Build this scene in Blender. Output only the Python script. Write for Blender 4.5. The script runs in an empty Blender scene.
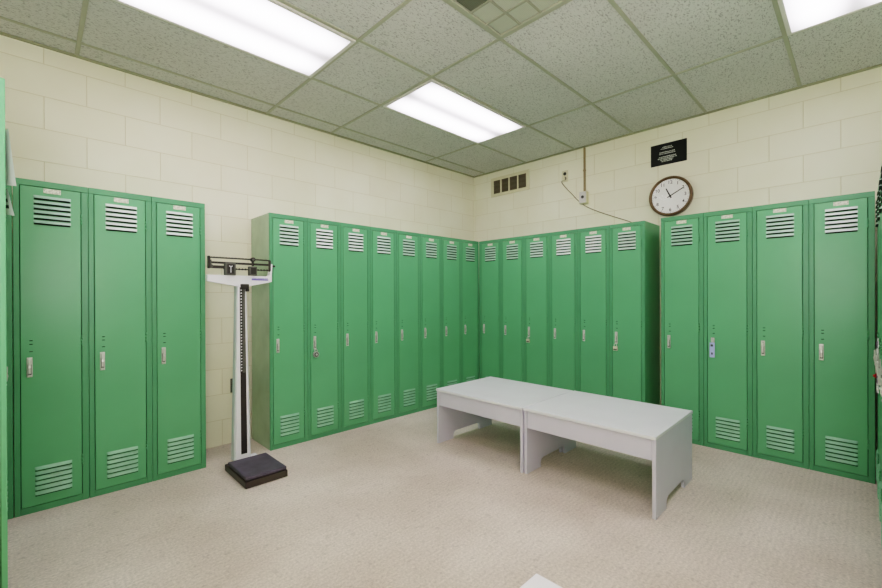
import bpy, bmesh, math, random
from mathutils import Vector, Matrix
random.seed(7)
COL = bpy.context.scene.collection
PI = math.pi

# ------------------------------------------------------------------ dimensions
W = 0.309      # locker pitch
H = 1.83       # locker height
NW = 3.574     # north wall (y)
EW = 4.127     # east wall (x)
SW = -0.45     # south wall
WW = -0.50     # west wall
ZC = 2.754     # ceiling
GX, GY, T = 2.0236, 2.7594, 0.6096   # ceiling grid

# ------------------------------------------------------------------ material helpers
def srgb(r, g, b):
    def f(c):
        c /= 255.0
        return c / 12.92 if c <= 0.04045 else ((c + 0.055) / 1.055) ** 2.4
    return (f(r), f(g), f(b), 1.0)

def new_mat(name):
    m = bpy.data.materials.new(name)
    m.use_nodes = True
    nt = m.node_tree
    b = nt.nodes['Principled BSDF']
    return m, nt, b

def N(nt, t, **kw):
    n = nt.nodes.new(t)
    for k, v in kw.items():
        setattr(n, k, v)
    return n

def L(nt, a, b):
    nt.links.new(a, b)

def paint(name, col, rough=0.5, metal=0.0, var=0.06, scale=3.0, bump=0.0, bscale=150.0, spec=0.5, rand=0.0):
    """painted surface: base colour with soft cloudy variation and optional fine bump"""
    m, nt, b = new_mat(name)
    tc = N(nt, 'ShaderNodeTexCoord')
    nz = N(nt, 'ShaderNodeTexNoise'); nz.inputs['Scale'].default_value = scale
    nz.inputs['Detail'].default_value = 4
    L(nt, tc.outputs['Object'], nz.inputs['Vector'])
    mr = N(nt, 'ShaderNodeMapRange')
    mr.inputs[1].default_value = 0.3; mr.inputs[2].default_value = 0.7
    mr.inputs[3].default_value = 1 - var; mr.inputs[4].default_value = 1 + var
    L(nt, nz.outputs['Fac'], mr.inputs[0])
    hs = N(nt, 'ShaderNodeHueSaturation'); hs.inputs['Color'].default_value = col
    L(nt, mr.outputs[0], hs.inputs['Value'])
    out = hs.outputs[0]
    if rand:
        oi = N(nt, 'ShaderNodeObjectInfo')
        m2 = N(nt, 'ShaderNodeMapRange')
        m2.inputs[3].default_value = 1 - rand; m2.inputs[4].default_value = 1 + rand
        L(nt, oi.outputs['Random'], m2.inputs[0])
        h2 = N(nt, 'ShaderNodeHueSaturation')
        L(nt, out, h2.inputs['Color']); L(nt, m2.outputs[0], h2.inputs['Value'])
        out = h2.outputs[0]
    L(nt, out, b.inputs['Base Color'])
    b.inputs['Roughness'].default_value = rough
    b.inputs['Metallic'].default_value = metal
    b.inputs['Specular IOR Level'].default_value = spec
    if bump:
        n2 = N(nt, 'ShaderNodeTexNoise'); n2.inputs['Scale'].default_value = bscale
        L(nt, tc.outputs['Object'], n2.inputs['Vector'])
        bp = N(nt, 'ShaderNodeBump'); bp.inputs['Strength'].default_value = bump
        bp.inputs['Distance'].default_value = 0.002
        L(nt, n2.outputs['Fac'], bp.inputs['Height']); L(nt, bp.outputs[0], b.inputs['Normal'])
    return m

def block_wall(name, axis, off, flip=0.0):
    """painted concrete block in running bond; axis = horizontal world axis, off = joint phase"""
    m, nt, b = new_mat(name)
    g = N(nt, 'ShaderNodeNewGeometry')
    sp = N(nt, 'ShaderNodeSeparateXYZ'); L(nt, g.outputs['Position'], sp.inputs[0])
    ad = N(nt, 'ShaderNodeMath', operation='SUBTRACT'); ad.inputs[1].default_value = off
    L(nt, sp.outputs[axis], ad.inputs[0])
    cb = N(nt, 'ShaderNodeCombineXYZ'); L(nt, ad.outputs[0], cb.inputs[0]); L(nt, sp.outputs[2], cb.inputs[1])
    br = N(nt, 'ShaderNodeTexBrick'); br.offset = 0.5; br.offset_frequency = 2
    br.inputs['Scale'].default_value = 1.0
    br.inputs['Brick Width'].default_value = 0.4064; br.inputs['Row Height'].default_value = 0.2032
    br.inputs['Mortar Size'].default_value = 0.0028; br.inputs['Mortar Smooth'].default_value = 0.6
    br.inputs['Color1'].default_value = (1, 1, 1, 1); br.inputs['Color2'].default_value = (0.955, 0.95, 0.94, 1)
    br.inputs['Mortar'].default_value = (0.80, 0.76, 0.66, 1)
    L(nt, cb.outputs[0], br.inputs['Vector'])
    nz = N(nt, 'ShaderNodeTexNoise'); nz.inputs['Scale'].default_value = 1.6; nz.inputs['Detail'].default_value = 5
    L(nt, g.outputs['Position'], nz.inputs['Vector'])
    cr = N(nt, 'ShaderNodeValToRGB')
    cr.color_ramp.elements[0].position = 0.3; cr.color_ramp.elements[0].color = srgb(228, 224, 198)
    cr.color_ramp.elements[1].position = 0.7; cr.color_ramp.elements[1].color = srgb(236, 234, 214)
    L(nt, nz.outputs['Fac'], cr.inputs[0])
    mx = N(nt, 'ShaderNodeMix', data_type='RGBA', blend_type='MULTIPLY'); mx.inputs[0].default_value = 1.0
    L(nt, cr.outputs[0], mx.inputs[6]); L(nt, br.outputs['Color'], mx.inputs[7])
    L(nt, mx.outputs[2], b.inputs['Base Color'])
    b.inputs['Roughness'].default_value = 0.55
    fine = N(nt, 'ShaderNodeTexNoise'); fine.inputs['Scale'].default_value = 95; fine.inputs['Detail'].default_value = 3
    L(nt, g.outputs['Position'], fine.inputs['Vector'])
    sb = N(nt, 'ShaderNodeMath', operation='MULTIPLY'); sb.inputs[1].default_value = 0.25
    L(nt, fine.outputs['Fac'], sb.inputs[0])
    s2 = N(nt, 'ShaderNodeMath', operation='SUBTRACT'); L(nt, sb.outputs[0], s2.inputs[0]); L(nt, br.outputs['Fac'], s2.inputs[1])
    bp = N(nt, 'ShaderNodeBump'); bp.inputs['Strength'].default_value = 0.55; bp.inputs['Distance'].default_value = 0.004
    L(nt, s2.outputs[0], bp.inputs['Height']); L(nt, bp.outputs[0], b.inputs['Normal'])
    return m

def carpet_mat():
    m, nt, b = new_mat('beige_carpet')
    g = N(nt, 'ShaderNodeNewGeometry')
    big = N(nt, 'ShaderNodeTexNoise'); big.inputs['Scale'].default_value = 1.3; big.inputs['Detail'].default_value = 6
    L(nt, g.outputs['Position'], big.inputs['Vector'])
    cr = N(nt, 'ShaderNodeValToRGB')
    cr.color_ramp.elements[0].position = 0.32; cr.color_ramp.elements[0].color = srgb(198, 184, 170)
    cr.color_ramp.elements[1].position = 0.66; cr.color_ramp.elements[1].color = srgb(226, 214, 202)
    L(nt, big.outputs['Fac'], cr.inputs[0])
    fn = N(nt, 'ShaderNodeTexNoise'); fn.inputs['Scale'].default_value = 90; fn.inputs['Detail'].default_value = 3
    fn.inputs['Roughness'].default_value = 0.7
    L(nt, g.outputs['Position'], fn.inputs['Vector'])
    sp = N(nt, 'ShaderNodeTexNoise'); sp.inputs['Scale'].default_value = 28; sp.inputs['Detail'].default_value = 2
    L(nt, g.outputs['Position'], sp.inputs['Vector'])
    wv = N(nt, 'ShaderNodeTexWave'); wv.bands_direction = 'DIAGONAL'; wv.inputs['Scale'].default_value = 12
    wv.inputs['Distortion'].default_value = 1.5; wv.inputs['Detail'].default_value = 1
    wv.bands_direction = 'Y'
    L(nt, g.outputs['Position'], wv.inputs['Vector'])
    m1 = N(nt, 'ShaderNodeMapRange'); m1.inputs[1].default_value = 0.3; m1.inputs[2].default_value = 0.7
    m1.inputs[3].default_value = 0.74; m1.inputs[4].default_value = 1.12
    L(nt, fn.outputs['Fac'], m1.inputs[0])
    m2 = N(nt, 'ShaderNodeMapRange'); m2.inputs[3].default_value = 0.965; m2.inputs[4].default_value = 1.02
    L(nt, wv.outputs['Fac'], m2.inputs[0])
    m3 = N(nt, 'ShaderNodeMapRange'); m3.inputs[1].default_value = 0.28; m3.inputs[2].default_value = 0.42
    m3.inputs[3].default_value = 0.86; m3.inputs[4].default_value = 1.0
    L(nt, sp.outputs['Fac'], m3.inputs[0])
    a = N(nt, 'ShaderNodeMath', operation='MULTIPLY'); L(nt, m1.outputs[0], a.inputs[0]); L(nt, m2.outputs[0], a.inputs[1])
    c = N(nt, 'ShaderNodeMath', operation='MULTIPLY'); L(nt, a.outputs[0], c.inputs[0]); L(nt, m3.outputs[0], c.inputs[1])
    hs = N(nt, 'ShaderNodeHueSaturation'); L(nt, cr.outputs[0], hs.inputs['Color']); L(nt, c.outputs[0], hs.inputs['Value'])
    L(nt, hs.outputs[0], b.inputs['Base Color'])
    b.inputs['Roughness'].default_value = 0.95; b.inputs['Specular IOR Level'].default_value = 0.1
    bp = N(nt, 'ShaderNodeBump'); bp.inputs['Strength'].default_value = 0.5; bp.inputs['Distance'].default_value = 0.004
    L(nt, fn.outputs['Fac'], bp.inputs['Height']); L(nt, bp.outputs[0], b.inputs['Normal'])
    return m

def tile_mat():
    m, nt, b = new_mat('acoustic_ceiling_tile')
    g = N(nt, 'ShaderNodeNewGeometry')
    mp = N(nt, 'ShaderNodeMapping'); mp.inputs['Scale'].default_value = (1.0, 1.9, 1)
    L(nt, g.outputs['Position'], mp.inputs['Vector'])
    vz = N(nt, 'ShaderNodeTexNoise'); vz.inputs['Scale'].default_value = 62; vz.inputs['Detail'].default_value = 2
    vz.inputs['Distortion'].default_value = 0.8
    L(nt, mp.outputs[0], vz.inputs['Vector'])
    cr = N(nt, 'ShaderNodeMapRange'); cr.inputs[1].default_value = 0.38; cr.inputs[2].default_value = 0.44
    cr.inputs[3].default_value = 0.62; cr.inputs[4].default_value = 1.0
    L(nt, vz.outputs['Fac'], cr.inputs[0])
    big = N(nt, 'ShaderNodeTexNoise'); big.inputs['Scale'].default_value = 0.9; big.inputs['Detail'].default_value = 3
    L(nt, g.outputs['Position'], big.inputs['Vector'])
    rr = N(nt, 'ShaderNodeValToRGB')
    rr.color_ramp.elements[0].position = 0.3; rr.color_ramp.elements[0].color = srgb(192, 192, 186)
    rr.color_ramp.elements[1].position = 0.7; rr.color_ramp.elements[1].color = srgb(204, 204, 199)
    L(nt, big.outputs['Fac'], rr.inputs[0])
    hs = N(nt, 'ShaderNodeHueSaturation'); L(nt, rr.outputs[0], hs.inputs['Color']); L(nt, cr.outputs[0], hs.inputs['Value'])
    L(nt, hs.outputs[0], b.inputs['Base Color'])
    b.inputs['Roughness'].default_value = 0.95; b.inputs['Specular IOR Level'].default_value = 0.1
    bp = N(nt, 'ShaderNodeBump'); bp.inputs['Strength'].default_value = 0.4; bp.inputs['Distance'].default_value = 0.003
    L(nt, cr.outputs[0], bp.inputs['Height']); L(nt, bp.outputs[0], b.inputs['Normal'])
    return m

LIGHT = 3.3
def diffuser_mat():
    """prismatic lens over two lengthwise tubes: brighter over the tubes, dimmer between and at the ends"""
    m, nt, b = new_mat('light_diffuser')
    tc = N(nt, 'ShaderNodeTexCoord')
    sp = N(nt, 'ShaderNodeSeparateXYZ'); L(nt, tc.outputs['Object'], sp.inputs[0])
    mu = N(nt, 'ShaderNodeMath', operation='MULTIPLY'); mu.inputs[1].default_value = 2 * PI / 0.30
    L(nt, sp.outputs[1], mu.inputs[0])
    co = N(nt, 'ShaderNodeMath', operation='COSINE'); L(nt, mu.outputs[0], co.inputs[0])
    mr = N(nt, 'ShaderNodeMapRange'); mr.inputs[1].default_value = -1; mr.inputs[2].default_value = 1
    mr.inputs[3].default_value = 1.0; mr.inputs[4].default_value = 0.14
    L(nt, co.outputs[0], mr.inputs[0])
    ab = N(nt, 'ShaderNodeMath', operation='ABSOLUTE'); L(nt, sp.outputs[0], ab.inputs[0])
    me = N(nt, 'ShaderNodeMapRange'); me.inputs[1].default_value = 0.42; me.inputs[2].default_value = 0.60
    me.inputs[3].default_value = 1.0; me.inputs[4].default_value = 0.2
    L(nt, ab.outputs[0], me.inputs[0])
    ml = N(nt, 'ShaderNodeMath', operation='MULTIPLY'); L(nt, mr.outputs[0], ml.inputs[0]); L(nt, me.outputs[0], ml.inputs[1])
    m3 = N(nt, 'ShaderNodeMath', operation='MULTIPLY'); m3.inputs[1].default_value = LIGHT
    L(nt, ml.outputs[0], m3.inputs[0])
    b.inputs['Base Color'].default_value = (0.8, 0.8, 0.8, 1)
    b.inputs['Emission Color'].default_value = (0.95, 0.85, 1.0, 1)
    L(nt, m3.outputs[0], b.inputs['Emission Strength'])
    b.inputs['Roughness'].default_value = 0.4
    return m

def plate_mat():
    m, nt, b = new_mat('number_plate_card')
    tc = N(nt, 'ShaderNodeTexCoord')
    mp = N(nt, 'ShaderNodeMapping'); mp.inputs['Scale'].default_value = (1, 1, 1.0)
    L(nt, tc.outputs['Object'], mp.inputs['Vector'])
    nz = N(nt, 'ShaderNodeTexNoise'); nz.inputs['Scale'].default_value = 130; nz.inputs['Detail'].default_value = 1
    L(nt, mp.outputs[0], nz.inputs['Vector'])
    cr = N(nt, 'ShaderNodeValToRGB')
    cr.color_ramp.elements[0].position = 0.40; cr.color_ramp.elements[0].color = srgb(188, 190, 172)
    cr.color_ramp.elements[1].position = 0.50; cr.color_ramp.elements[1].color = srgb(222, 222, 205)
    L(nt, nz.outputs['Fac'], cr.inputs[0]); L(nt, cr.outputs[0], b.inputs['Base Color'])
    b.inputs['Roughness'].default_value = 0.4
    return m

def perforated_mat(name, c0, c1):
    m, nt, b = new_mat(name)
    tc = N(nt, 'ShaderNodeTexCoord')
    vo = N(nt, 'ShaderNodeTexVoronoi'); vo.inputs['Scale'].default_value = 110; vo.inputs['Randomness'].default_value = 0.0
    L(nt, tc.outputs['Object'], vo.inputs['Vector'])
    cr = N(nt, 'ShaderNodeValToRGB')
    cr.color_ramp.elements[0].position = 0.28; cr.color_ramp.elements[0].color = c0
    cr.color_ramp.elements[1].position = 0.42; cr.color_ramp.elements[1].color = c1
    L(nt, vo.outputs['Distance'], cr.inputs[0]); L(nt, cr.outputs[0], b.inputs['Base Color'])
    b.inputs['Roughness'].default_value = 0.7
    return m

def bench_mat(name, col):
    return paint(name, col, rough=0.38, var=0.025, scale=5, bump=0.08, bscale=60)

GREEN = paint('green_locker_paint', srgb(101, 168, 121), rough=0.33, var=0.05, scale=2.2, bump=0.03, bscale=40, rand=0.03)
GREEN_FRAME = paint('green_frame_paint', srgb(88, 150, 108), rough=0.38, var=0.06, scale=4)
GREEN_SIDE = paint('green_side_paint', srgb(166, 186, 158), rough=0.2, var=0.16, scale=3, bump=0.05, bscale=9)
LOUV_TOP = paint('glinting_louvre_edge', srgb(150, 190, 164), rough=0.3, var=0.1, scale=12)
def _louvre_glint(m):      # highlights painted into the louvre colour: white on some doors, most stay green
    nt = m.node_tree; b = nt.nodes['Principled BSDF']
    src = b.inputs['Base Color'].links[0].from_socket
    oi = N(nt, 'ShaderNodeObjectInfo')      # the door's own colour value says how white its painted highlights are
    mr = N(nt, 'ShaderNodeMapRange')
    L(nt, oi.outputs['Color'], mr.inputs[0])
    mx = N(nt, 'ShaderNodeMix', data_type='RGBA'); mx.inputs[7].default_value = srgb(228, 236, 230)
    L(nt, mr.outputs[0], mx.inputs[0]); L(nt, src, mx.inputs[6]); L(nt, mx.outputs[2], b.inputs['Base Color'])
_louvre_glint(LOUV_TOP)
LOUV_BOT = paint('green_louvre_edge', srgb(134, 184, 150), rough=0.33, var=0.12, scale=12)
BLACK = paint('dark_recess', srgb(30, 50, 36), rough=0.9, var=0.0)
GAP = paint('dark_green_recess', srgb(18, 52, 30), rough=0.8, var=0.0)
GAP2 = paint('shaded_green_slot', srgb(36, 88, 56), rough=0.7, var=0.0)
CHROME = paint('worn_chrome', srgb(216, 216, 210), rough=0.3, metal=0.55, var=0.12, scale=60)
STEEL_D = paint('dark_steel', srgb(96, 96, 90), rough=0.5, metal=0.5, var=0.1, scale=40)  # dark grey steel for latch recesses, rods, weights and plates
PLATE = plate_mat()
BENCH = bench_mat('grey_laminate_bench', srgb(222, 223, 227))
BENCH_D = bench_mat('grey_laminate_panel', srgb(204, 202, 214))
WHITE_B = bench_mat('white_laminate_bench', srgb(232, 230, 234))
WHITE_P = paint('white_scale_enamel', srgb(226, 226, 230), rough=0.35, var=0.03, scale=8)
BLACK_P = paint('black_enamel', srgb(46, 42, 40), rough=0.4, var=0.1, scale=20)
RUBBER = paint('ribbed_black_mat', srgb(84, 78, 90), rough=0.5, var=0.22, scale=14, bump=0.2, bscale=90)
GUN = paint('gunmetal_bar', srgb(62, 58, 56), rough=0.4, metal=0.4, var=0.2, scale=40)
PURPLE = paint('violet_print', srgb(88, 72, 168), rough=0.5, var=0.02)
CLOCK_R = paint('brown_clock_case', srgb(104, 84, 60), rough=0.35, metal=0.3, var=0.12, scale=14)
CLOCK_F = paint('clock_face_white', srgb(236, 236, 232), rough=0.2, var=0.02)
INK = paint('black_print', srgb(46, 44, 42), rough=0.5, var=0.0)
SIGN = paint('black_sign', srgb(12, 16, 12), rough=0.35, var=0.2, scale=6)
SIGN_T = paint('pale_sign_print', srgb(196, 198, 188), rough=0.5, var=0.05)
BEIGE = paint('cream_painted_metal', srgb(214, 209, 178), rough=0.5, var=0.05)
TAN = paint('tan_raceway', srgb(138, 120, 84), rough=0.5, var=0.1, scale=8)
GRILLE = perforated_mat('dark_grille', srgb(70, 64, 52), srgb(120, 112, 94))
CORD = paint('tan_grey_cord', srgb(138, 128, 100), rough=0.6, var=0.08)
GRID = paint('ceiling_grid_paint', srgb(160, 162, 142), rough=0.5, var=0.06, scale=5)
GRID_D = paint('shadowed_wall_angle', srgb(150, 152, 124), rough=0.6, var=0.1)
LFRAME = paint('light_frame_white', srgb(205, 203, 196), rough=0.45, var=0.03)
VENT_L = perforated_mat('perforated_vent_panel', srgb(130, 134, 116), srgb(172, 176, 158))
VENT_D = perforated_mat('dark_vent_panel', srgb(56, 58, 48), srgb(104, 108, 92))
PAPER = paint('white_paper', srgb(240, 240, 236), rough=0.7, var=0.04)
BRASS = paint('pale_brass', srgb(222, 216, 194), rough=0.3, metal=0.35, var=0.1, scale=60)
BLUE_T = paint('pale_blue_tag', srgb(176, 186, 226), rough=0.5, var=0.04)
RED = paint('red_plastic', srgb(190, 24, 30), rough=0.35, var=0.03)
MAUVE = paint('mauve_print', srgb(140, 104, 140), rough=0.5, var=0.1, scale=30)

# ------------------------------------------------------------------ mesh helpers
def box(bm, x0, x1, y0, y1, z0, z1, mi=0, bev=0.0, seg=1):
    r = bmesh.ops.create_cube(bm, size=1.0)
    vs = r['verts']
    bmesh.ops.scale(bm, vec=(abs(x1 - x0), abs(y1 - y0), abs(z1 - z0)), verts=vs)
    bmesh.ops.translate(bm, vec=((x0 + x1) / 2, (y0 + y1) / 2, (z0 + z1) / 2), verts=vs)
    fs = list({f for v in vs for f in v.link_faces})
    for f in fs:
        f.material_index = mi
    if bev:
        es = list({e for v in vs for e in v.link_edges})
        r = bmesh.ops.bevel(bm, geom=es, offset=bev, segments=seg, affect='EDGES', profile=0.5)
        for f in r['faces']:
            f.material_index = mi

def quad(bm, pts, mi=0):
    f = bm.faces.new([bm.verts.new(p) for p in pts]); f.material_index = mi
    return f

def cyl(bm, c, axis, r, h, mi=0, seg=24, r2=None, bev=0):
    """cylinder from point c along axis, length h"""
    res = bmesh.ops.create_cone(bm, cap_ends=True, segments=seg, radius1=r, radius2=r if r2 is None else r2, depth=h)
    vs = res['verts']
    q = Vector((0, 0, 1)).rotation_difference(Vector(axis).normalized())
    M = Matrix.Translation(Vector(c)) @ q.to_matrix().to_4x4() @ Matrix.Translation((0, 0, h / 2))
    bmesh.ops.transform(bm, matrix=M, verts=vs)
    for f in {f for v in vs for f in v.link_faces}:
        f.material_index = mi
        f.smooth = len(f.verts) == 4

def prism(bm, pts2, y0, y1, mi=0, plane='xz'):
    """extrude a 2D polygon between y0 and y1 (plane xz), or x0..x1 (plane yz)"""
    def P(a, b, t):
        return (a, t, b) if plane == 'xz' else (t, a, b)
    n = len(pts2)
    A = [bm.verts.new(P(a, b, y0)) for a, b in pts2]
    B = [bm.verts.new(P(a, b, y1)) for a, b in pts2]
    fs = [bm.faces.new(A), bm.faces.new(B[::-1])]
    for i in range(n):
        fs.append(bm.faces.new([A[i], A[(i + 1) % n], B[(i + 1) % n], B[i]]))
    for f in fs:
        f.material_index = mi

def lathe(bm, prof, axis='x', seg=48, mi=0, smooth=True):
    """revolve (r, t) profile around the given axis through the origin"""
    rings = []
    for r, t in prof:
        ring = []
        for k in range(seg):
            a = 2 * PI * k / seg
            c, s = r * math.cos(a), r * math.sin(a)
            ring.append(bm.verts.new((t, c, s) if axis == 'x' else (c, s, t)))
        rings.append(ring)
    for i in range(len(rings) - 1):
        for k in range(seg):
            f = bm.faces.new([rings[i][k], rings[i][(k + 1) % seg], rings[i + 1][(k + 1) % seg], rings[i + 1][k]])
            f.material_index = mi; f.smooth = smooth
    return rings

def tube(bm, pts, r, seg=8, mi=0):
    pts = [Vector(p) for p in pts]
    rings = []
    up = Vector((0.3, 0.2, 1)).normalized()
    for i, p in enumerate(pts):
        d = (pts[min(i + 1, len(pts) - 1)] - pts[max(i - 1, 0)]).normalized()
        a = d.cross(up)
        if a.length < 1e-3:
            a = d.cross(Vector((1, 0, 0)))
        a.normalize(); b = d.cross(a).normalized()
        rings.append([bm.verts.new(p + r * (math.cos(2 * PI * k / seg) * a + math.sin(2 * PI * k / seg) * b)) for k in range(seg)])
    for i in range(len(rings) - 1):
        for k in range(seg):
            f = bm.faces.new([rings[i][k], rings[i][(k + 1) % seg], rings[i + 1][(k + 1) % seg], rings[i + 1][k]])
            f.material_index = mi; f.smooth = True
    bm.faces.new(rings[0][::-1]).material_index = mi
    bm.faces.new(rings[-1]).material_index = mi

def spline(ctrl, n=10):
    """Catmull-Rom through control points"""
    P = [Vector(c) for c in ctrl]
    P = [P[0]] + P + [P[-1]]
    out = []
    for i in range(1, len(P) - 2):
        for k in range(n):
            t = k / n
            p0, p1, p2, p3 = P[i - 1], P[i], P[i + 1], P[i + 2]
            out.append(0.5 * ((2 * p1) + (-p0 + p2) * t + (2 * p0 - 5 * p1 + 4 * p2 - p3) * t * t + (-p0 + 3 * p1 - 3 * p2 + p3) * t ** 3))
    out.append(P[-2])
    return out

def mesh_of(name, bm, mats):
    bmesh.ops.recalc_face_normals(bm, faces=bm.faces)
    me = bpy.data.meshes.new(name)
    bm.to_mesh(me); bm.free()
    for m in (mats if isinstance(mats, (list, tuple)) else [mats]):
        me.materials.append(m)
    return me

def link(name, me, parent=None, loc=(0, 0, 0), rot=(0, 0, 0)):
    o = bpy.data.objects.new(name, me)
    COL.objects.link(o)
    o.location = loc; o.rotation_euler = rot
    if parent:
        o.parent = parent
    return o

def obj(name, bm, mats, parent=None, loc=(0, 0, 0), rot=(0, 0, 0)):
    return link(name, mesh_of(name, bm, mats), parent, loc, rot)

def tag(o, label, cat, group=None):
    o['label'] = label; o['category'] = cat
    if group:
        o['group'] = group
    return o

def thing(name, label, cat, loc=(0, 0, 0), rotz=0.0, group=None):
    return tag(link(name, None, None, loc, (0, 0, rotz)), label, cat, group)

def structure(name, bm, mats):
    o = obj(name, bm, mats)
    o['kind'] = 'structure'
    return o

def text_mesh(s, size, me_name='digits'):
    """the built-in font turned into a flat mesh, centred, in the xy plane"""
    cu = bpy.data.curves.new(me_name, 'FONT'); cu.body = s; cu.size = size
    cu.align_x = 'CENTER'; cu.align_y = 'CENTER'; cu.extrude = 0.0003; cu.offset = 0.0004
    o = bpy.data.objects.new(me_name, cu); COL.objects.link(o)
    dg = bpy.context.evaluated_depsgraph_get()
    me = bpy.data.meshes.new_from_object(o.evaluated_get(dg))
    bpy.data.objects.remove(o); bpy.data.curves.remove(cu)
    return me

# ------------------------------------------------------------------ the room
t = 0.12
bm = bmesh.new(); box(bm, WW - t, EW + t, SW - t, NW + t, -0.1, 0.0); structure('floor', bm, carpet_mat())
bm = bmesh.new(); box(bm, WW - t, EW + t, SW - t, NW + t, ZC, ZC + 0.1); structure('ceiling', bm, tile_mat())
bm = bmesh.new(); box(bm, WW - t, EW + t, NW, NW + t, 0, ZC); structure('wall_north', bm, block_wall('painted_block_north', 0, 0.244 - 0.4064 * 4 - 0.2032 * 1))
bm = bmesh.new(); box(bm, EW, EW + t, SW, NW, 0, ZC); structure('wall_east', bm, block_wall('painted_block_east', 1, 0.3042 - 0.4064 * 4 - 0.2032 * 1))
bm = bmesh.new(); box(bm, WW, EW, SW - t, SW, 0, ZC); structure('wall_south', bm, block_wall('painted_block_south', 0, 0.1))
bm = bmesh.new(); box(bm, WW - t, WW, SW - t, NW, 0, ZC); structure('wall_west', bm, block_wall('painted_block_west', 1, 0.1))

# suspended ceiling grid: columns i (x) and rows j (y); openings for the lights and the vent are just panels hung between tees
bm = bmesh.new()
tw = 0.0115
for i in (-3, -1, 0, 2):
    x = GX + i * T
    box(bm, x - tw, x + tw, SW, NW, ZC - 0.007, ZC, bev=0.0015)
xs = [WW] + [GX + i * T for i in (-3, -1, 0, 2)] + [EW]
for j in range(-5, 2):
    y = GY + j * T
    for a, b_ in zip(xs[:-1], xs[1:]):
        box(bm, a + tw, b_ - tw, y - tw, y + tw, ZC - 0.0065, ZC, bev=0.0015)
structure('trim_1', bm, GRID)
bm = bmesh.new()
for (x0, x1, y0, y1) in ((WW, EW, NW - 0.022, NW), (WW, EW, SW, SW + 0.022), (EW - 0.022, EW, SW + 0.022, NW - 0.022), (WW, WW + 0.022, SW + 0.022, NW - 0.022)):
    box(bm, x0, x1, y0, y1, ZC - 0.012, ZC - 0.0005)
structure('trim_2', bm, GRID_D)

# ------------------------------------------------------------------ ceiling lights and vent
bm = bmesh.new()
hx, hy = T - 0.012, T / 2 - 0.012
for s in (-1, 1):
    box(bm, -hx, hx, s * hy - s * 0.022, s * hy, -0.016, 0.0, bev=0.002)
    box(bm, s * hx - s * 0.022, s * hx, -hy + 0.022, hy - 0.022, -0.016, 0.0, bev=0.002)
ME_LF = mesh_of('light_frame', bm, LFRAME)
bm = bmesh.new()
box(bm, -hx + 0.022, hx - 0.022, -hy + 0.022, hy - 0.022, -0.012, -0.002)
ME_LD = mesh_of('light_diffuser', bm, diffuser_mat())
for (cx_, cy_, lab) in (
        (GX - 2 * T, GY - T / 2, 'long lit fluorescent ceiling light at the top left of the photo'),
        (GX + T, GY - T / 2, 'lit fluorescent ceiling light nearest the back corner of the room'),
        (GX + T, GY - 4.5 * T, 'lit fluorescent ceiling light above the right wall lockers, cut off at the top right'),
        (GX - 2 * T, GY - 4.5 * T, 'lit fluorescent ceiling light straight above the white bench')):
    r = thing('ceiling_light', lab, 'ceiling light', (cx_, cy_, ZC - 0.0005), 0, 'fluorescent troffers in the ceiling')
    link('frame', ME_LF, r); link('diffuser', ME_LD, r)

v = thing('ceiling_vent', 'square grey perforated air vent panel in the ceiling, cut off by the top edge', 'vent', (GX - T / 2, GY - 2.5 * T, ZC - 0.0005))
bm = bmesh.new()
hv = T / 2 - 0.012
for s in (-1, 1):
    box(bm, -hv, hv, s * hv - s * 0.02, s * hv, -0.014, 0, bev=0.002)
    box(bm, s * hv - s * 0.02, s * hv, -hv + 0.02, hv - 0.02, -0.014, 0, bev=0.002)
obj('frame', bm, GRID, v)
bm = bmesh.new()
cw = (2 * hv - 0.04) / 4
for a in (-1, 0, 1):
    box(bm, a * cw - 0.006, a * cw + 0.006, -hv + 0.02, hv - 0.02, -0.012, -0.001)
    box(bm, -hv + 0.02, hv - 0.02, a * cw - 0.006, a * cw + 0.006, -0.0119, -0.001)
obj('divider', bm, paint('vent_divider_paint', srgb(146, 148, 130), rough=0.6), v)
bm = bmesh.new()
for a in range(4):
    for b_ in range(4):
        x0 = -hv + 0.02 + a * cw; y0 = -hv + 0.02 + b_ * cw
        dark = (a, b_) in ((1, 3), (0, 3), (3, 0), (0, 2), (1, 2), (2, 1), (0, 0), (1, 1))
        box(bm, x0 + 0.006, x0 + cw - 0.006, y0 + 0.006, y0 + cw - 0.006, -0.006, -0.001, mi=1 if dark else 0)
obj('grille', bm, [VENT_L, VENT_D], v)

# ------------------------------------------------------------------ lockers (front at local y=0 facing -y, depth to +y)
w2 = W / 2 - 0.0008
STL, STR, RT, RB = 0.024, 0.030, 0.034, 0.036   # stiles and rails
DX0, DX1 = -w2 + STL, w2 - STR                   # opening
DZ0, DZ1 = RB, H - RT
def locker_meshes(depth):
    bm = bmesh.new()
    box(bm, -w2, w2, 0.016, depth, 0.0, H, mi=0, bev=0.0015)
    # dark recess behind the door gap
    quad(bm, [(DX0 - 0.004, 0.0155, DZ0 - 0.004), (DX1 + 0.004, 0.0155, DZ0 - 0.004), (DX1 + 0.004, 0.0155, DZ1 + 0.004), (DX0 - 0.004, 0.0155, DZ1 + 0.004)], 1)
    body = mesh_of('locker_body', bm, [GREEN, GAP])
    bm = bmesh.new()
    box(bm, -w2, DX0, 0.0, 0.015, 0.0, H - RT - 0.0006, bev=0.0015)
    box(bm, DX1, w2, 0.0, 0.015, 0.0, H - RT - 0.0006, bev=0.0015)
    box(bm, -w2, w2, 0.0, 0.015, H - RT, H, bev=0.0015)
    box(bm, DX0, DX1, 0.001, 0.015, 0.0, RB, bev=0.0015)
    frame = mesh_of('locker_frame', bm, GREEN_FRAME)
    return body, frame
ME_BODY, ME_FRAME = locker_meshes(0.372)

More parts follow.
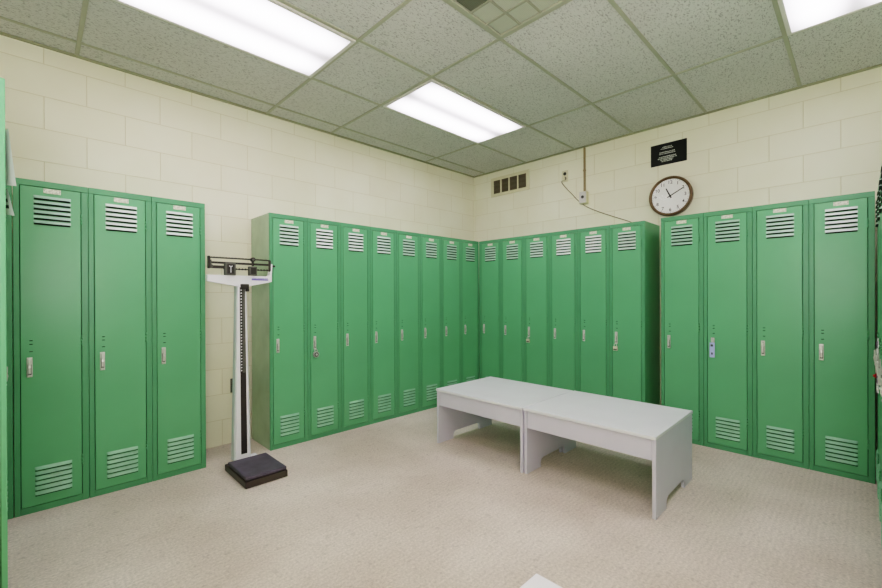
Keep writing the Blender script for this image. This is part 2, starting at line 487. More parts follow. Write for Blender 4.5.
def door_mesh():
    """origin on the hinge axis (right edge), panel towards -x"""
    bm = bmesh.new()
    g = 0.0028
    x0, x1 = DX0 + g - DX1, -g
    z0, z1 = DZ0 + g, DZ1 - g
    box(bm, x0, x1, -0.001, 0.012, z0, z1, mi=0, bev=0.002, seg=2)
    cx = (x0 + x1) / 2 + 0.005
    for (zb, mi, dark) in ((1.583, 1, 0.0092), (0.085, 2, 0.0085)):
        pitch = 0.0275
        for k in range(6):
            zt = zb + 0.165 - k * pitch
            a, b_ = cx - 0.077, cx + 0.077
            out, hgt = 0.0095, pitch - dark - 0.002
            dk = 3 if mi == 1 else 4
            # pressed hood: top edge on the face, bottom edge standing out, rounded ends
            sec = [(0.0, 0.0), (0.35, 0.45), (0.75, 0.8), (1.0, 1.0)]   # (height fraction, projection fraction)
            cols = [(a, 0.0), (a + 0.004, 0.6), (a + 0.010, 1.0), (b_ - 0.010, 1.0), (b_ - 0.004, 0.6), (b_, 0.0)]
            grid = [[bm.verts.new((x, -0.0012 - out * p * q, zt - hgt * h)) for (h, p) in sec] for (x, q) in cols]
            for i in range(len(cols) - 1):
                for jn in range(len(sec) - 1):
                    f = bm.faces.new([grid[i][jn], grid[i + 1][jn], grid[i + 1][jn + 1], grid[i][jn + 1]])
                    f.material_index = mi; f.smooth = True
            # underside and dark slot
            for i in range(len(cols) - 1):
                p, q = grid[i][-1].co, grid[i + 1][-1].co
                quad(bm, [p, q, (q.x, -0.0012, q.z), (p.x, -0.0012, p.z)], dk)
            zz = zt - hgt
            quad(bm, [(a + 0.002, -0.0014, zz), (b_ - 0.002, -0.0014, zz), (b_ - 0.002, -0.0014, zz - dark), (a + 0.002, -0.0014, zz - dark)], dk)
    # small vent slits and rivets above the handle
    hx_ = x0 + 0.040
    for zz in (0.885, 0.925, 0.945):
        box(bm, hx_ - 0.007, hx_ + 0.007, -0.0022, 0.0, zz, zz + 0.0045, mi=3, bev=0.001)
        box(bm, hx_ - 0.007, hx_ + 0.007, -0.0035, 0.0, zz + 0.005, zz + 0.009, mi=0, bev=0.001)
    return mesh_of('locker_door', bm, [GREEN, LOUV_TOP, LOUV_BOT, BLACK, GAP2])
ME_DOOR = door_mesh()
HX = DX0 + 0.0028 - DX1 + 0.034      # handle centre in door coordinates

bm = bmesh.new()                      # chrome lift latch in a slim escutcheon
box(bm, -0.015, 0.015, -0.006, 0.0, -0.062, 0.062, mi=0, bev=0.0035, seg=2)
box(bm, -0.0095, 0.0095, -0.008, -0.0055, -0.052, 0.020, mi=1, bev=0.001)
box(bm, -0.008, 0.008, -0.017, -0.006, 0.012, 0.050, mi=0, bev=0.004, seg=2)
prism(bm, [(-0.015, 0.016), (-0.019, -0.004), (-0.015, -0.034), (-0.010, -0.040), (-0.007, -0.036), (-0.010, -0.004), (-0.008, 0.016)], -0.006, 0.006, 0, 'yz')
box(bm, -0.011, 0.011, -0.014, -0.005, -0.058, -0.047, mi=0, bev=0.002)
bmesh.ops.scale(bm, vec=(0.8, 1, 0.88), verts=bm.verts)
ME_HANDLE = mesh_of('locker_handle', bm, [CHROME, STEEL_D])
bm = bmesh.new()
box(bm, -0.036, 0.036, -0.0022, 0.0, -0.013, 0.013, mi=0, bev=0.001)
for s in (-1, 1):
    cyl(bm, (s * 0.031, -0.001, 0), (0, -1, 0), 0.0018, 0.002, mi=1, seg=10)
ME_PLATE = mesh_of('number_plate', bm, [PLATE, STEEL_D])
bm = bmesh.new()
for k in range(3):
    cyl(bm, (0, -0.0025, -0.03 + k * 0.0205), (0, 0, 1), 0.0042, 0.0195, seg=12)
box(bm, -0.0045, 0.0, -0.0022, 0.001, -0.028, 0.028)
ME_HINGE = mesh_of('door_hinge', bm, GREEN_FRAME)
# returned side panel: sheet with flanged edges and rivets, seen on an open end
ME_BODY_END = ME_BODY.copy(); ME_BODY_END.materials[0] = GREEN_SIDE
def locker(x, y, rotz, label, group, ajar=0.0, end=False, glint=0.4):
    r = thing('locker', label, 'locker', (x, y, 0), rotz, group)
    link('cabinet', ME_BODY_END if end else ME_BODY, r)
    link('front_frame', ME_FRAME, r)
    d = link('door', ME_DOOR, r, (DX1, 0, 0), (0, 0, ajar))
    d.color = (glint, glint, glint, 1)  # strength of the highlight painted on the top louvres
    if not ajar:
        link('handle', ME_HANDLE, d, (HX, -0.001, 0.802))
    link('number_plate', ME_PLATE, d, ((DX0 - DX1) / 2 + 0.004, -0.001, 1.777))
    for z in (0.24, 0.93, 1.635):
        link('hinge', ME_HINGE, d, (0.0, -0.0005, z))
    return r

ROW_Y = 3.185
G1 = 'three lockers left of the scale'
for k, lab in enumerate(('green metal locker, leftmost of the three standing left of the scale',
                         'green metal locker, middle one of the three standing left of the scale',
                         'green metal locker right beside the scale, right-hand one of the three')):
    locker(0.839 - (2.5 - k) * W, ROW_Y, 0, lab, G1, glint=(0.1, 0.8, 0.65)[k])
bm = bmesh.new(); box(bm, -0.117, -0.0905, 0.0, 0.02, 0, H, bev=0.0015)
tag(obj('filler_strip', bm, GREEN_FRAME, None, (0, ROW_Y, 0)), 'narrow green metal filler strip closing the corner left of the leftmost wall locker', 'panel')
G2 = 'eight lockers on the left wall between scale and corner'
labs = ['green metal locker at the left end of its run, just right of the scale',
        'green locker with a round padlock hanging on its handle, second right of the scale',
        'green metal locker, third right of the scale, beside the round padlock',
        'green metal locker, fourth right of the scale',
        'green metal locker, fifth right of the scale',
        'green locker sixth right of the scale, its foot partly behind the bench end',
        'green metal locker, last but one before the corner on the left wall',
        'shaded green locker on the left wall, right in the room corner']
for k, lab in enumerate(labs):
    locker(1.278 + (k + 0.5) * W, ROW_Y - 0.008, 0, lab, G2, end=(k == 0), glint=(0.35, 0.85, 0.6, 0.35, 0.15, 0.15, 0.1, 0.1)[k])
G3 = 'six lockers on the right wall between corner and gap'
labs = ['green metal locker on the right wall, tight in the room corner',
        'green metal locker, second from the corner on the right wall',
        'green locker with a small padlock, third from the corner on the right wall',
        'green metal locker, fourth from the corner, right of the small padlock',
        'green metal locker, fifth from the corner, with white shining top louvres',
        'green locker with pale padlock at the right end of the corner run, beside dark gap']
for k, lab in enumerate(labs):
    locker(3.752, 3.161 - (k + 0.5) * W, -PI / 2, lab, G3, glint=(0.2, 0.15, 0.35, 0.8, 0.95, 0.5)[k])
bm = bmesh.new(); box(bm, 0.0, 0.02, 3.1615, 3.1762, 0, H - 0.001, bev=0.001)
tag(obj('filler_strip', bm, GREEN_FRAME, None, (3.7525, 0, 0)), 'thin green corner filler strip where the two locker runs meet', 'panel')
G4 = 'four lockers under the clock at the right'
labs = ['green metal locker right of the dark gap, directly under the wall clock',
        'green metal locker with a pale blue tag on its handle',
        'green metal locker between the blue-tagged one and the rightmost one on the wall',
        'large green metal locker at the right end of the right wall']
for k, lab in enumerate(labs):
    locker(3.733, 1.174 - (k + 0.5) * W, -PI / 2, lab, G4, glint=(0.1, 0.15, 0.3, 0.85)[k])
GWr = 'lockers seen edge-on at the left border'
for k, lab in enumerate(('edge-on green locker at the left border, farthest of its row, in the corner',
                         'edge-on green locker at the left border, second of its row from the corner',
                         'edge-on green locker at the left border, third of its row from the corner',
                         'edge-on green locker at the left border, just beyond the ajar one',
                         'edge-on green locker at the left border with its door ajar and papers on it')):
    locker(-0.118, ROW_Y - 0.004 - (k + 0.5) * W, PI / 2, lab, GWr, ajar=0.235 if k == 4 else 0.0)
GSr = 'lockers seen edge-on at the right border'
for k, lab in enumerate(('edge-on green locker at the right border, farthest of its row, with coloured strip',
                         'edge-on green locker at the right border, second of its row from the corner',
                         'edge-on green locker at the right border, third of its row from the corner',
                         'edge-on green locker at the right border, fourth of its row from the corner',
                         'edge-on green locker at the right border, fifth of its row from the corner',
                         'edge-on green locker at the right border, nearest of its row')):
    locker(3.728 - (k + 0.5) * W, -0.072, PI, lab, GSr)

# ------------------------------------------------------------------ padlocks and tag
def padlock(x, y, rotz, label, round_):
    """hangs from the handle: local frame like the lockers, y=0 is the door face"""
    r = thing('padlock', label, 'padlock', (x, y, 0.748), rotz, 'padlocks on locker handles')
    bm = bmesh.new()
    if round_:
        for (ra, y0, mi) in ((0.024, -0.030, 0), (0.019, -0.033, 1)):
            cyl(bm, (0, y0, -0.042), (0, 1, 0), ra, 0.02, mi=mi, seg=28)
        cyl(bm, (0, -0.037, -0.042), (0, 1, 0), 0.009, 0.01, mi=0, seg=20)
    else:
        box(bm, -0.019, 0.019, -0.030, -0.012, -0.060, -0.022, mi=0, bev=0.003, seg=2)
        box(bm, -0.015, 0.015, -0.0315, -0.028, -0.055, -0.044, mi=1, bev=0.001)
    obj('lock_body', bm, [CHROME if round_ else BRASS, STEEL_D], r)
    bm = bmesh.new()
    top = -0.024
    pts = [(-0.011, -0.021, top - 0.004)] + [(-0.011 * math.cos(a), -0.021, top + 0.012 + 0.014 * math.sin(a)) for a in [PI * q / 8 for q in range(9)]] + [(0.011, -0.021, top - 0.004)]
    tube(bm, pts, 0.003, 8)
    obj('shackle', bm, CHROME, r)
    return r
def hx_world(xc):   # handle x in locker coordinates
    return DX1 + HX
padlock(1.278 + 1.5 * W + hx_world(0), ROW_Y - 0.008, 0, 'round silver combination padlock on the second locker right of the scale', True)
padlock(3.752, 3.161 - 2.5 * W - hx_world(0), -PI / 2, 'small square padlock on the third locker from the corner', False)
padlock(3.752, 3.161 - 5.5 * W - hx_world(0), -PI / 2, 'pale square padlock on the locker beside the dark gap', False)
bm = bmesh.new()
box(bm, -0.017, 0.017, -0.0225, -0.0205, -0.07, 0.045, mi=0, bev=0.0008)
for (z, w_) in ((0.022, 0.010), (-0.04, 0.006)):
    box(bm, -w_, w_ * 0.6, -0.0232, -0.0224, z - 0.008, z + 0.008, mi=1)
r = tag(obj('handle_tag', bm, [BLUE_T, INK], None, (3.733, 1.174 - 1.5 * W - hx_world(0), 0.775), (0, 0, -PI / 2)), 'pale blue tag with dark marks on a locker handle under the clock', 'tag')

# ------------------------------------------------------------------ papers at the left border, coloured strip and red magnet at the right border
def curled_sheet(name, w_, h_, bulge, lines, mats, loc, rot):
    """sheet hanging in its local xz plane, curling towards -y on the left side"""
    bm = bmesh.new()
    nx, nz = 10, 8
    g = [[None] * (nz + 1) for _ in range(nx + 1)]
    for i in range(nx + 1):
        for j in range(nz + 1):
            u, v_ = i / nx, j / nz
            g[i][j] = bm.verts.new((-w_ / 2 + w_ * u, -0.003 - bulge * (1 - u) ** 2 * (0.35 + 0.65 * v_), -h_ * v_ + 0.01 * math.sin(u * 3)))
    for i in range(nx):
        for j in range(nz):
            f = bm.faces.new([g[i][j], g[i + 1][j], g[i + 1][j + 1], g[i][j + 1]])
            f.smooth = True
            f.material_index = 1 if (lines and j in lines and 0 < i < nx - 1) else 0
    o = obj(name, bm, mats, None, loc, rot)
    return o
fx, fy = -0.062, 1.72
tag(curled_sheet('paper_sheet', 0.20, 0.16, 0.024, (), [PAPER, INK], (-0.0885, 1.80, 1.665), (0, 0, PI / 2 + 0.235)), 'white paper sheet curling off the ajar locker door at the left border', 'paper', 'papers on the ajar door')
tag(curled_sheet('paper_sheet', 0.18, 0.075, 0.022, (1, 3, 5), [PAPER, INK], (-0.0885, 1.80, 1.495), (0, 0, PI / 2 + 0.235)), 'black and white striped paper hanging below the white sheet at the left border', 'paper', 'papers on the ajar door')
bm = bmesh.new()
for k in range(6):
    box(bm, -0.05, 0.05, -0.008, -0.0045, -0.30 + k * 0.05, -0.262 + k * 0.05, mi=1 if k % 2 else 2, bev=0.001)
box(bm, -0.055, 0.055, -0.0045, -0.001, -0.31, 0.005, mi=0, bev=0.001)
tag(obj('sticker_strip', bm, [PAPER, MAUVE, PAPER], None, (3.44, -0.0705, 0.93), (0, 0, PI)), 'white and mauve sticker strip on the edge-on locker at the right border', 'sticker')
bm = bmesh.new()
cyl(bm, (0, 0, 0), (0, 1, 0), 0.014, 0.012, seg=20)
cyl(bm, (0, 0.0125, 0), (0, 1, 0), 0.010, 0.008, seg=20, r2=0.006)
tag(obj('magnet', bm, RED, None, (3.56, -0.070, 0.70)), 'small red round magnet beside the sticker strip at the right border', 'magnet')

# ------------------------------------------------------------------ benches
def bench_meshes(mt, mp):
    """long axis y; 0.74 x 0.815 x 0.44"""
    bx, by, h, th = 0.352, 0.410, 0.44, 0.019
    bm = bmesh.new(); box(bm, -bx, bx, -by, by, h - th, h, bev=0.003, seg=2); top = mesh_of('bench_top', bm, mt)
    bm = bmesh.new()
    iw = bx - 0.010
    r_, hc, cw_ = 0.035, 0.06, 0.17
    pts = [(-iw, 0), (-cw_, 0)]
    pts += [(-cw_ + r_ - r_ * math.cos(a), hc - r_ + r_ * math.sin(a)) for a in [PI / 2 * q / 6 for q in range(7)]]
    pts += [(cw_ - r_ + r_ * math.sin(a), hc - r_ + r_ * math.cos(a)) for a in [PI / 2 * q / 6 for q in range(7)]]
    pts += [(cw_, 0), (iw, 0), (iw, h - th), (-iw, h - th)]
    prism(bm, pts, -0.0095, 0.0095)
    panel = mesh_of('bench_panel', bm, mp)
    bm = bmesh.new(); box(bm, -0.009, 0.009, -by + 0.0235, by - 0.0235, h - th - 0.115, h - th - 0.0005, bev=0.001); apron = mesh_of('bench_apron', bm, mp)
    return top, panel, apron, bx, by
GREYB = bench_meshes(BENCH, BENCH_D)
WHITEB = bench_meshes(WHITE_B, WHITE_B)
def bench(x, y, rz, kit, label, group):
    top, panel, apron, bx, by = kit
    r = thing('bench', label, 'bench', (x, y, 0), rz, group)
    link('seat_top', top, r)
    for s in (-1, 1):
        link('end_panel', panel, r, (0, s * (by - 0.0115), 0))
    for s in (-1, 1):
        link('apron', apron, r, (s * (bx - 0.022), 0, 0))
    return r
bench(2.664, 1.168, 0.008, GREYB, 'pale grey laminate bench in front, nearer the right wall lockers', 'low benches')
bench(2.651, 1.993, 0.008, GREYB, 'pale grey laminate bench behind, nearer the room corner', 'low benches')
bench(0.955 - 0.352, 0.611 - 0.410, 0, WHITEB, 'white bench whose corner shows at the bottom edge of the photo', 'low benches')

# ------------------------------------------------------------------ physician scale
sc = thing('physician_scale', 'white and black balance beam scale standing between the locker runs', 'scale', (1.045, 2.842, 0))
def ob(name, bm, mats, parent=sc):
    return obj(name, bm, mats, parent)
bm = bmesh.new(); box(bm, -0.133, 0.133, -0.198, 0.195, 0.002, 0.044, bev=0.004, seg=2)
for sx in (-1, 1):
    for sy in (-1, 1):
        cyl(bm, (sx * 0.105, sy * 0.165, 0), (0, 0, 1), 0.012, 0.006, seg=12)
base = ob('base', bm, paint('dark_brown_base', srgb(66, 58, 52), rough=0.45, var=0.2, scale=14))
bm = bmesh.new(); box(bm, -0.128, 0.128, -0.192, 0.150, 0.048, 0.069, bev=0.005, seg=2)
plat = ob('platform', bm, RUBBER)
bm = bmesh.new(); box(bm, -0.075, 0.070, 0.152, 0.195, 0.044, 0.070, bev=0.004, seg=2); ob('column_foot', bm, WHITE_P)
CXc, CYc = -0.030, 0.180
bm = bmesh.new()
def ring(z, hw, hd):
    return [bm.verts.new((CXc + a * hw, CYc + b_ * hd, z)) for a, b_ in ((-1, -0.6), (-0.8, -1), (0.8, -1), (1, -0.6), (1, 1), (-1, 1))]
R1, R2_ = ring(0.06, 0.056, 0.034), ring(1.255, 0.032, 0.028)
for q in range(6):
    f = bm.faces.new([R1[q], R1[(q + 1) % 6], R2_[(q + 1) % 6], R2_[q]])
bm.faces.new(R1[::-1]); bm.faces.new(R2_)
ob('column', bm, WHITE_P)
bm = bmesh.new()     # dark slot running up the front of the column
yb, yt = CYc - 0.034 - 0.001, CYc - 0.028 - 0.001
def slab(bm, xa0, xb0, xa1, xb1, z0, z1, th, mi=0):
    f0, f1 = (z0 - 0.06) / 1.195, (z1 - 0.06) / 1.195
    y0, y1 = yb + (yt - yb) * f0, yb + (yt - yb) * f1
    V = [bm.verts.new(p) for p in ((xa0, y0, z0), (xb0, y0, z0), (xb1, y1, z1), (xa1, y1, z1), (xa0, y0 - th, z0), (xb0, y0 - th, z0), (xb1, y1 - th, z1), (xa1, y1 - th, z1))]
    for idx in ((0, 1, 2, 3), (7, 6, 5, 4), (0, 4, 5, 1), (1, 5, 6, 2), (2, 6, 7, 3), (3, 7, 4, 0)):
        bm.faces.new([V[q] for q in idx]).material_index = mi
slab(bm, CXc - 0.012, CXc + 0.028, CXc - 0.016, CXc + 0.018, 0.10, 1.25, 0.001)
ob('column_slot', bm, BLACK_P)
bm = bmesh.new()     # sliding height rod with white marks
slab(bm, CXc + 0.002, CXc + 0.018, CXc + 0.002, CXc + 0.018, 0.66, 1.25, 0.005, 0)
slab(bm, CXc - 0.015, CXc + 0.001, CXc - 0.015, CXc + 0.001, 0.66, 1.25, 0.003, 1)
for q in range(28):
    z = 0.672 + q * 0.0205
    slab(bm, CXc - 0.011, CXc - 0.003, CXc - 0.011, CXc - 0.003, z, z + 0.008, 0.0036, 2)
ob('height_rod', bm, [STEEL_D, BLACK_P, WHITE_P])
bm = bmesh.new()
box(bm, CXc - 0.012, CXc + 0.040, CYc - 0.052, CYc - 0.030, 1.238, 1.272, bev=0.003)
box(bm, CXc + 0.020, CXc + 0.042, CYc - 0.050, CYc - 0.032, 1.220, 1.240, bev=0.003)
ob('height_rod_clamp', bm, BLACK_P)
BX0, BX1 = -0.245, 0.176
bm = bmesh.new()
prism(bm, [(BX0, 1.330), (BX0, 1.288), (-0.06, 1.256), (0.01, 1.256), (BX1 - 0.02, 1.286), (BX1, 1.292), (BX1, 1.340), (BX1 + 0.006, 1.42), (BX1 - 0.004, 1.42), (BX1 - 0.016, 1.340), (BX1 - 0.03, 1.330)], CYc - 0.027, CYc + 0.012)
hb = ob('head_plate', bm, WHITE_P)
bm = bmesh.new()
box(bm, 0.035, 0.150, CYc - 0.0285, CYc - 0.0265, 1.300, 1.308)
for q in range(14):
    box(bm, 0.037 + q * 0.008, 0.042 + q * 0.008, CYc - 0.0284, CYc - 0.0265, 1.311, 1.316)
obj('printed_line', bm, PURPLE, hb)
yB = CYc - 0.02
bm = bmesh.new()     # beam frame: end loops and bars
box(bm, BX0 + 0.004, BX0 + 0.020, yB - 0.008, yB + 0.012, 1.372, 1.455, bev=0.003)
box(bm, BX1 - 0.018, BX1 - 0.004, yB - 0.008, yB + 0.012, 1.365, 1.445, bev=0.003)
box(bm, BX0 + 0.010, BX1 - 0.008, yB - 0.001, yB + 0.004, 1.441, 1.449)
box(bm, BX0 + 0.010, BX1 - 0.008, yB + 0.003, yB + 0.009, 1.406, 1.420)
box(bm, BX0 + 0.010, BX0 + 0.110, yB - 0.002, yB + 0.008, 1.374, 1.394, bev=0.002)
box(bm, BX0 + 0.100, BX1 - 0.010, yB - 0.001, yB + 0.005, 1.369, 1.377)
bmr = ob('balance_beam', bm, GUN)
bm = bmesh.new()     # notches
for q in range(40):
    x = BX0 + 0.026 + q * 0.0092
    box(bm, x, x + 0.004, yB - 0.003, yB + 0.001, 1.441, 1.452)
for q in range(11):
    x = BX0 + 0.175 + q * 0.021
    box(bm, x, x + 0.008, yB - 0.004, yB + 0.001, 1.367, 1.380)
obj('notch', bm, BLACK_P, bmr)['kind'] = 'stuff'
def poise(cx, z0, z1, hw, arrow):
    bm = bmesh.new()
    box(bm, cx - hw, cx + hw, yB - 0.022, yB + 0.014, z0, z1, bev=0.004, seg=2)
    box(bm, cx - hw * 0.66, cx + hw * 0.66, yB - 0.0235, yB - 0.021, z0 + 0.010, z1 - 0.010, mi=1)
    if arrow:
        prism(bm, [(cx - 0.011, z1 - 0.022), (cx, z1 - 0.034), (cx + 0.011, z1 - 0.022), (cx + 0.008, z1 - 0.018), (cx, z1 - 0.026), (cx - 0.008, z1 - 0.018)], yB - 0.0255, yB - 0.023, 2)
        box(bm, cx - 0.002, cx + 0.002, yB - 0.0255, yB - 0.023, z0 + 0.018, z1 - 0.030, mi=2)
    return ob('sliding_weight', bm, [STEEL_D, BLACK_P, WHITE_P])
poise(-0.106, 1.330, 1.414, 0.034, True)
poise(0.042, 1.332, 1.396, 0.026, False)
bm = bmesh.new(); cyl(bm, (0.045, yB - 0.014, 1.445), (0, 1, 0), 0.015, 0.024, mi=0, seg=20); cyl(bm, (0.045, yB - 0.017, 1.445), (0, 1, 0), 0.008, 0.004, mi=1, seg=16)
box(bm, 0.040, 0.050, yB - 0.010, yB + 0.008, 1.400, 1.435)
ob('small_sliding_weight', bm, [BLACK_P, STEEL_D])
bm = bmesh.new(); cyl(bm, (BX1 - 0.004, yB, 1.406), (1, 0, 0), 0.003, 0.02, seg=10); cyl(bm, (BX1 + 0.014, yB, 1.406), (1, 0, 0), 0.007, 0.012, seg=14)
ob('knob', bm, BLACK_P)
bm = bmesh.new(); cyl(bm, (BX0 + 0.024, yB - 0.006, 1.388), (0, 1, 0), 0.012, 0.014, seg=16); box(bm, BX0 + 0.021, BX0 + 0.026, yB - 0.006, yB, 1.39, 1.43)
ob('zero_adjuster', bm, STEEL_D)

# ------------------------------------------------------------------ wall clock (face towards -x)
ck = thing('wall_clock', 'round brown wall clock showing ten past eleven above the right lockers', 'clock', (EW, 1.199, 2.075), 0)
bm = bmesh.new()
lathe(bm, [(0.0, 0.0), (0.165, 0.0), (0.172, -0.012), (0.175, -0.050), (0.178, -0.066), (0.175, -0.076), (0.166, -0.079), (0.156, -0.072), (0.152, -0.060)], 'x', 64)
case = obj('case', bm, CLOCK_R, ck)
bm = bmesh.new()
cyl(bm, (-0.061, 0, 0), (-1, 0, 0), 0.153, 0.003, seg=64)
face = obj('face', bm, CLOCK_F, ck)
# numerals: local +x of text -> -y in the world, text up -> +z, facing -x
ROT = Matrix(((0, 0, -1), (-1, 0, 0), (0, 1, 0))).to_4x4()
for n in range(1, 13):
    a = PI / 2 - n * PI / 6
    me = text_mesh(str(n), 0.040); me.name = 'numeral'
    for p in me.vertices:
        p.co = ROT @ (p.co + Vector((0.122 * math.cos(a), 0.122 * math.sin(a), 0)))
        p.co.x += -0.0648
    me.materials.clear(); me.materials.append(INK)
    link('numeral', me, face)
bm = bmesh.new()
for n in range(60):
    a = n * PI / 30
    r0, r1 = (0.141, 0.150) if n % 5 else (0.139, 0.152)
    hw = 0.0008 if n % 5 else 0.0016
    d = Vector((0, math.cos(a), math.sin(a))); s = Vector((0, -math.sin(a), math.cos(a)))
    quad(bm, [Vector((-0.0645, 0, 0)) + d * r0 + s * hw, Vector((-0.0645, 0, 0)) + d * r1 + s * hw, Vector((-0.0645, 0, 0)) + d * r1 - s * hw, Vector((-0.0645, 0, 0)) + d * r0 - s * hw])
obj('minute_track', bm, INK, face)
def hand(name, ang, l0, l1, hw, x):
    """ang clockwise from twelve as the viewer sees it; viewer's right is -y"""
    d = Vector((0, -math.sin(ang), math.cos(ang))); s = Vector((0, math.cos(ang), math.sin(ang)))
    bm = bmesh.new()
    A = [Vector((x, 0, 0)) + d * a_ + s * b_ for a_, b_ in ((-l0, -hw), (-l0, hw), (l1 * 0.9, hw * 0.75), (l1, 0), (l1 * 0.9, -hw * 0.75))]
    V = [bm.verts.new(p) for p in A]; V2 = [bm.verts.new(p + Vector((-0.0012, 0, 0))) for p in A]
    bm.faces.new(V); bm.faces.new(V2[::-1])
    for q in range(5):
        bm.faces.new([V[q], V[(q + 1) % 5], V2[(q + 1) % 5], V2[q]])
    return obj(name, bm, INK, ck)
hand('hour_hand', math.radians(335), 0.02, 0.082, 0.0066, -0.0665)
hand('minute_hand', math.radians(62), 0.026, 0.130, 0.0050, -0.0685)
bm = bmesh.new(); cyl(bm, (-0.0645, 0, 0), (-1, 0, 0), 0.008, 0.007, seg=20); obj('hub', bm, INK, ck)
# domed glass
m, nt, b = new_mat('clock_glass')
b.inputs['Base Color'].default_value = (1, 1, 1, 1); b.inputs['Roughness'].default_value = 0.02
b.inputs['Transmission Weight'].default_value = 1.0; b.inputs['IOR'].default_value = 1.02; b.inputs['Specular IOR Level'].default_value = 1.0
b.inputs['Coat Weight'].default_value = 0.5; b.inputs['Coat Roughness'].default_value = 0.02
bm = bmesh.new()
lathe(bm, [(0.1555, -0.073)] + [(0.1555 * math.cos(a), -0.073 - 0.012 * math.sin(a)) for a in [PI / 2 * q / 8 for q in range(1, 8)]] + [(0.001, -0.085)], 'x', 48)
obj('glass', bm, m, ck)

# ------------------------------------------------------------------ black sign, vent, outlets, raceway, cord
sg = thing('wall_sign', 'black rectangular sign with pale centred lettering on the wall above the clock', 'sign', (EW, 1.231, 2.481), 0)
bm = bmesh.new(); box(bm, -0.006, 0.0, -0.150, 0.150, -0.098, 0.098, bev=0.001); obj('board', bm, SIGN, sg)
bm = bmesh.new()
rows = ((0.064, 0.038), (0.050, 0.052), (0.018, 0.062), (0.004, 0.064), (-0.024, 0.068), (-0.038, 0.076), (-0.051, 0.056), (-0.064, 0.044))
for z, hw in rows:      # rows of lettering too small to read: short strokes of uneven length
    y = hw
    while y > -hw:
        l = random.uniform(0.004, 0.009)
        hh = random.choice((0.0035, 0.0045, 0.0045))
        box(bm, -0.0072, -0.0058, y - l + 0.012, y + 0.012, z - hh, z + hh - random.choice((0, 0.002)))
        y -= l + random.choice((0.0015, 0.0015, 0.004))
obj('lettering', bm, SIGN_T, sg)

vg = thing('wall_vent', 'cream wall air vent with four dark grilles near the back corner', 'vent', (EW, 3.0, 2.548), 0)
bm = bmesh.new()
ow, oh = 0.282, 0.118
cell = [(-0.242, -0.132), (-0.114, -0.005), (0.014, 0.117), (0.138, 0.240)]
edges = [-ow] + [q for c in cell for q in c] + [ow]
box(bm, -0.012, 0, -ow, ow, 0.082, oh, bev=0.002)
box(bm, -0.012, 0, -ow, ow, -oh, -0.082, bev=0.002)
for a in range(0, len(edges), 2):
    box(bm, -0.012, 0, edges[a], edges[a + 1], -0.082, 0.082, bev=0.001)
obj('frame', bm, BEIGE, vg)
for c in cell:
    bm = bmesh.new()
    box(bm, -0.003, 0.0, c[0], c[1], -0.082, 0.082)
    for q in range(15):
        z = -0.076 + q * 0.0108
        prism(bm, [(-0.009, z), (-0.003, z + 0.006), (-0.003, z + 0.0075), (-0.0095, z + 0.0015)], c[0], c[1], 0)
    obj('grille', bm, GRILLE, vg)

ol = thing('wall_outlet', 'small metal wall outlet high on the right wall with a cord plugged in', 'outlet', (EW, 2.262, 2.487), 0)
bm = bmesh.new(); box(bm, -0.006, 0, -0.036, 0.036, -0.062, 0.062, bev=0.002); obj('plate', bm, BEIGE, ol)
bm = bmesh.new()
cyl(bm, (-0.005, 0, 0.026), (-1, 0, 0), 0.018, 0.006, seg=20)
cyl(bm, (-0.005, 0, -0.026), (-1, 0, 0), 0.018, 0.006, seg=20)
obj('socket', bm, INK, ol)
cord = thing('power_cord', 'thin tan cord sagging from the high outlet down behind the lockers', 'cord', (EW, 2.262, 2.45), 0)
bm = bmesh.new()
ctrl = [(-0.035, 0.012, -0.01), (-0.03, 0.022, -0.035), (-0.012, -0.02, -0.10), (-0.009, -0.085, -0.175), (-0.009, -0.155, -0.255), (-0.009, -0.25, -0.335), (-0.009, -0.39, -0.412), (-0.009, -0.54, -0.482), (-0.009, -0.68, -0.545), (-0.03, -0.75, -0.585), (-0.05, -0.80, -0.6135)]
tube(bm, spline(ctrl, 8), 0.0042, 8)
obj('cable', bm, CORD, cord)
bm = bmesh.new(); box(bm, -0.040, -0.012, -0.010, 0.022, -0.016, 0.022, bev=0.004, seg=2); obj('plug', bm, BEIGE, cord)

eb = thing('electrical_box', 'pale surface-mounted electrical box at the lower end of the tan raceway', 'electrical box', (EW, 2.035, 2.21), 0)
bm = bmesh.new(); box(bm, -0.05, 0, -0.040, 0.040, -0.062, 0.062, bev=0.003, seg=2); obj('box_body', bm, BEIGE, eb)
bm = bmesh.new(); box(bm, -0.056, -0.050, -0.036, 0.036, -0.058, 0.058, bev=0.002); pl = obj('cover_plate', bm, LFRAME, eb)
bm = bmesh.new(); cyl(bm, (-0.055, 0.0, 0.004), (-1, 0, 0), 0.017, 0.003, seg=24, mi=0); cyl(bm, (-0.057, 0, 0.006), (-1, 0, 0), 0.007, 0.003, seg=16, mi=1)
box(bm, -0.0585, -0.0575, -0.010, -0.005, -0.012, -0.002, mi=1)
obj('socket', bm, [STEEL_D, INK], eb)
cd = thing('wall_raceway', 'thin tan vertical cable raceway running from the ceiling to the electrical box', 'conduit', (EW, 2.035, 2.272), 0)
bm = bmesh.new(); box(bm, -0.016, 0, -0.010, 0.010, 0.0, ZC - 0.014 - 2.272, bev=0.003, seg=2); obj('channel', bm, TAN, cd)
bm = bmesh.new(); box(bm, -0.018, 0, -0.013, 0.013, 0.22, 0.235, bev=0.001); obj('clip', bm, TAN, cd)

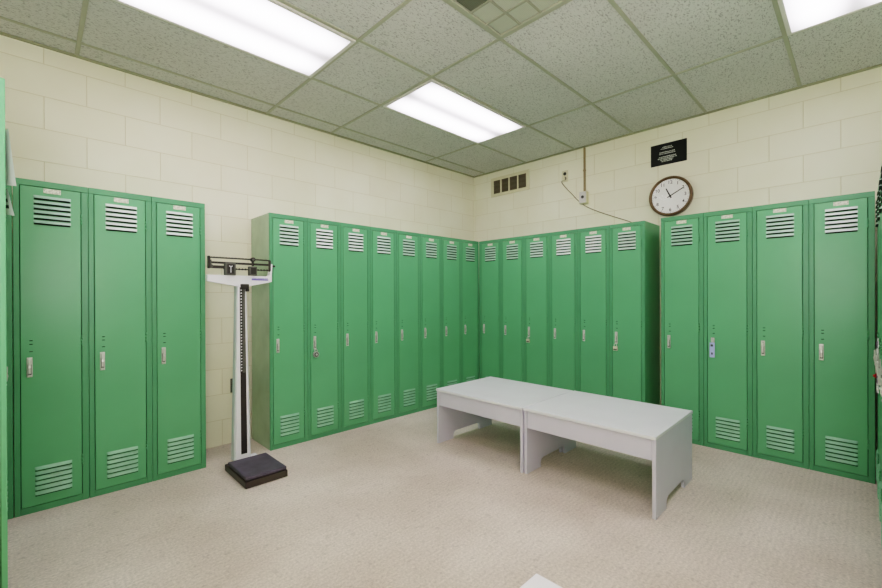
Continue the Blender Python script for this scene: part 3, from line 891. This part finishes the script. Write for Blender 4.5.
so = thing('wall_outlet', 'small dark wall outlet low on the wall behind the scale column', 'outlet', (1.152, NW, 0.466), 0)
bm = bmesh.new(); box(bm, -0.034, 0.034, -0.008, 0, -0.057, 0.057, bev=0.002); obj('plate', bm, STEEL_D, so)
bm = bmesh.new()
for z in (0.022, -0.022):
    cyl(bm, (0, -0.007, z), (0, -1, 0), 0.015, 0.004, seg=16)
obj('socket', bm, INK, so)

# ------------------------------------------------------------------ camera
cam = bpy.data.cameras.new('camera'); co_ = bpy.data.objects.new('camera', cam); COL.objects.link(co_)
f_px, cy_px = 412.4864, 297.2976
yaw, pitch, roll = 0.7945, -0.0023, -0.0035
cam.sensor_fit = 'HORIZONTAL'; cam.sensor_width = 36.0
cam.lens = f_px / 882 * 36.0
cam.shift_x = 0.0
cam.shift_y = (cy_px - 294.0) / 882.0
cam.clip_start = 0.02
fwd = Vector((math.cos(yaw) * math.cos(pitch), math.sin(yaw) * math.cos(pitch), math.sin(pitch)))
right = Vector((math.sin(yaw), -math.cos(yaw), 0))
up = right.cross(fwd)
r2 = right * math.cos(roll) + up * math.sin(roll)     # image x axis after roll
u2 = up * math.cos(roll) - right * math.sin(roll)
M = Matrix((r2, u2, -fwd)).transposed().to_4x4()
M.translation = Vector((0, 0, 1.1822))
co_.matrix_world = M
bpy.context.scene.camera = co_

# ------------------------------------------------------------------ light
VT, LOOK, EXPO = 'Filmic', 'High Contrast', 1.8
# added soft fill lamp, unseen behind the camera, aimed up and into the room
la = bpy.data.lights.new('fill_lamp', 'AREA'); la.shape = 'DISK'; la.size = 0.6; la.energy = 14; la.color = (1.0, 0.93, 1.0)
lo = bpy.data.objects.new('fill_lamp', la); COL.objects.link(lo)
lo.location = (-0.22, -0.22, 1.35)
lo.rotation_euler = Vector((-0.45, -0.45, -1.0)).to_track_quat('Z', 'Y').to_euler()
w = bpy.data.worlds.new('world'); bpy.context.scene.world = w; w.use_nodes = True
w.node_tree.nodes['Background'].inputs[0].default_value = (0.8, 0.85, 0.9, 1)
w.node_tree.nodes['Background'].inputs[1].default_value = 0.2
scn = bpy.context.scene
scn.view_settings.view_transform = VT
scn.view_settings.look = LOOK
scn.view_settings.exposure = EXPO
scn.view_settings.gamma = 1.0
scn.cycles.max_bounces = 10
scn.cycles.diffuse_bounces = 8
scn.cycles.use_denoising = True
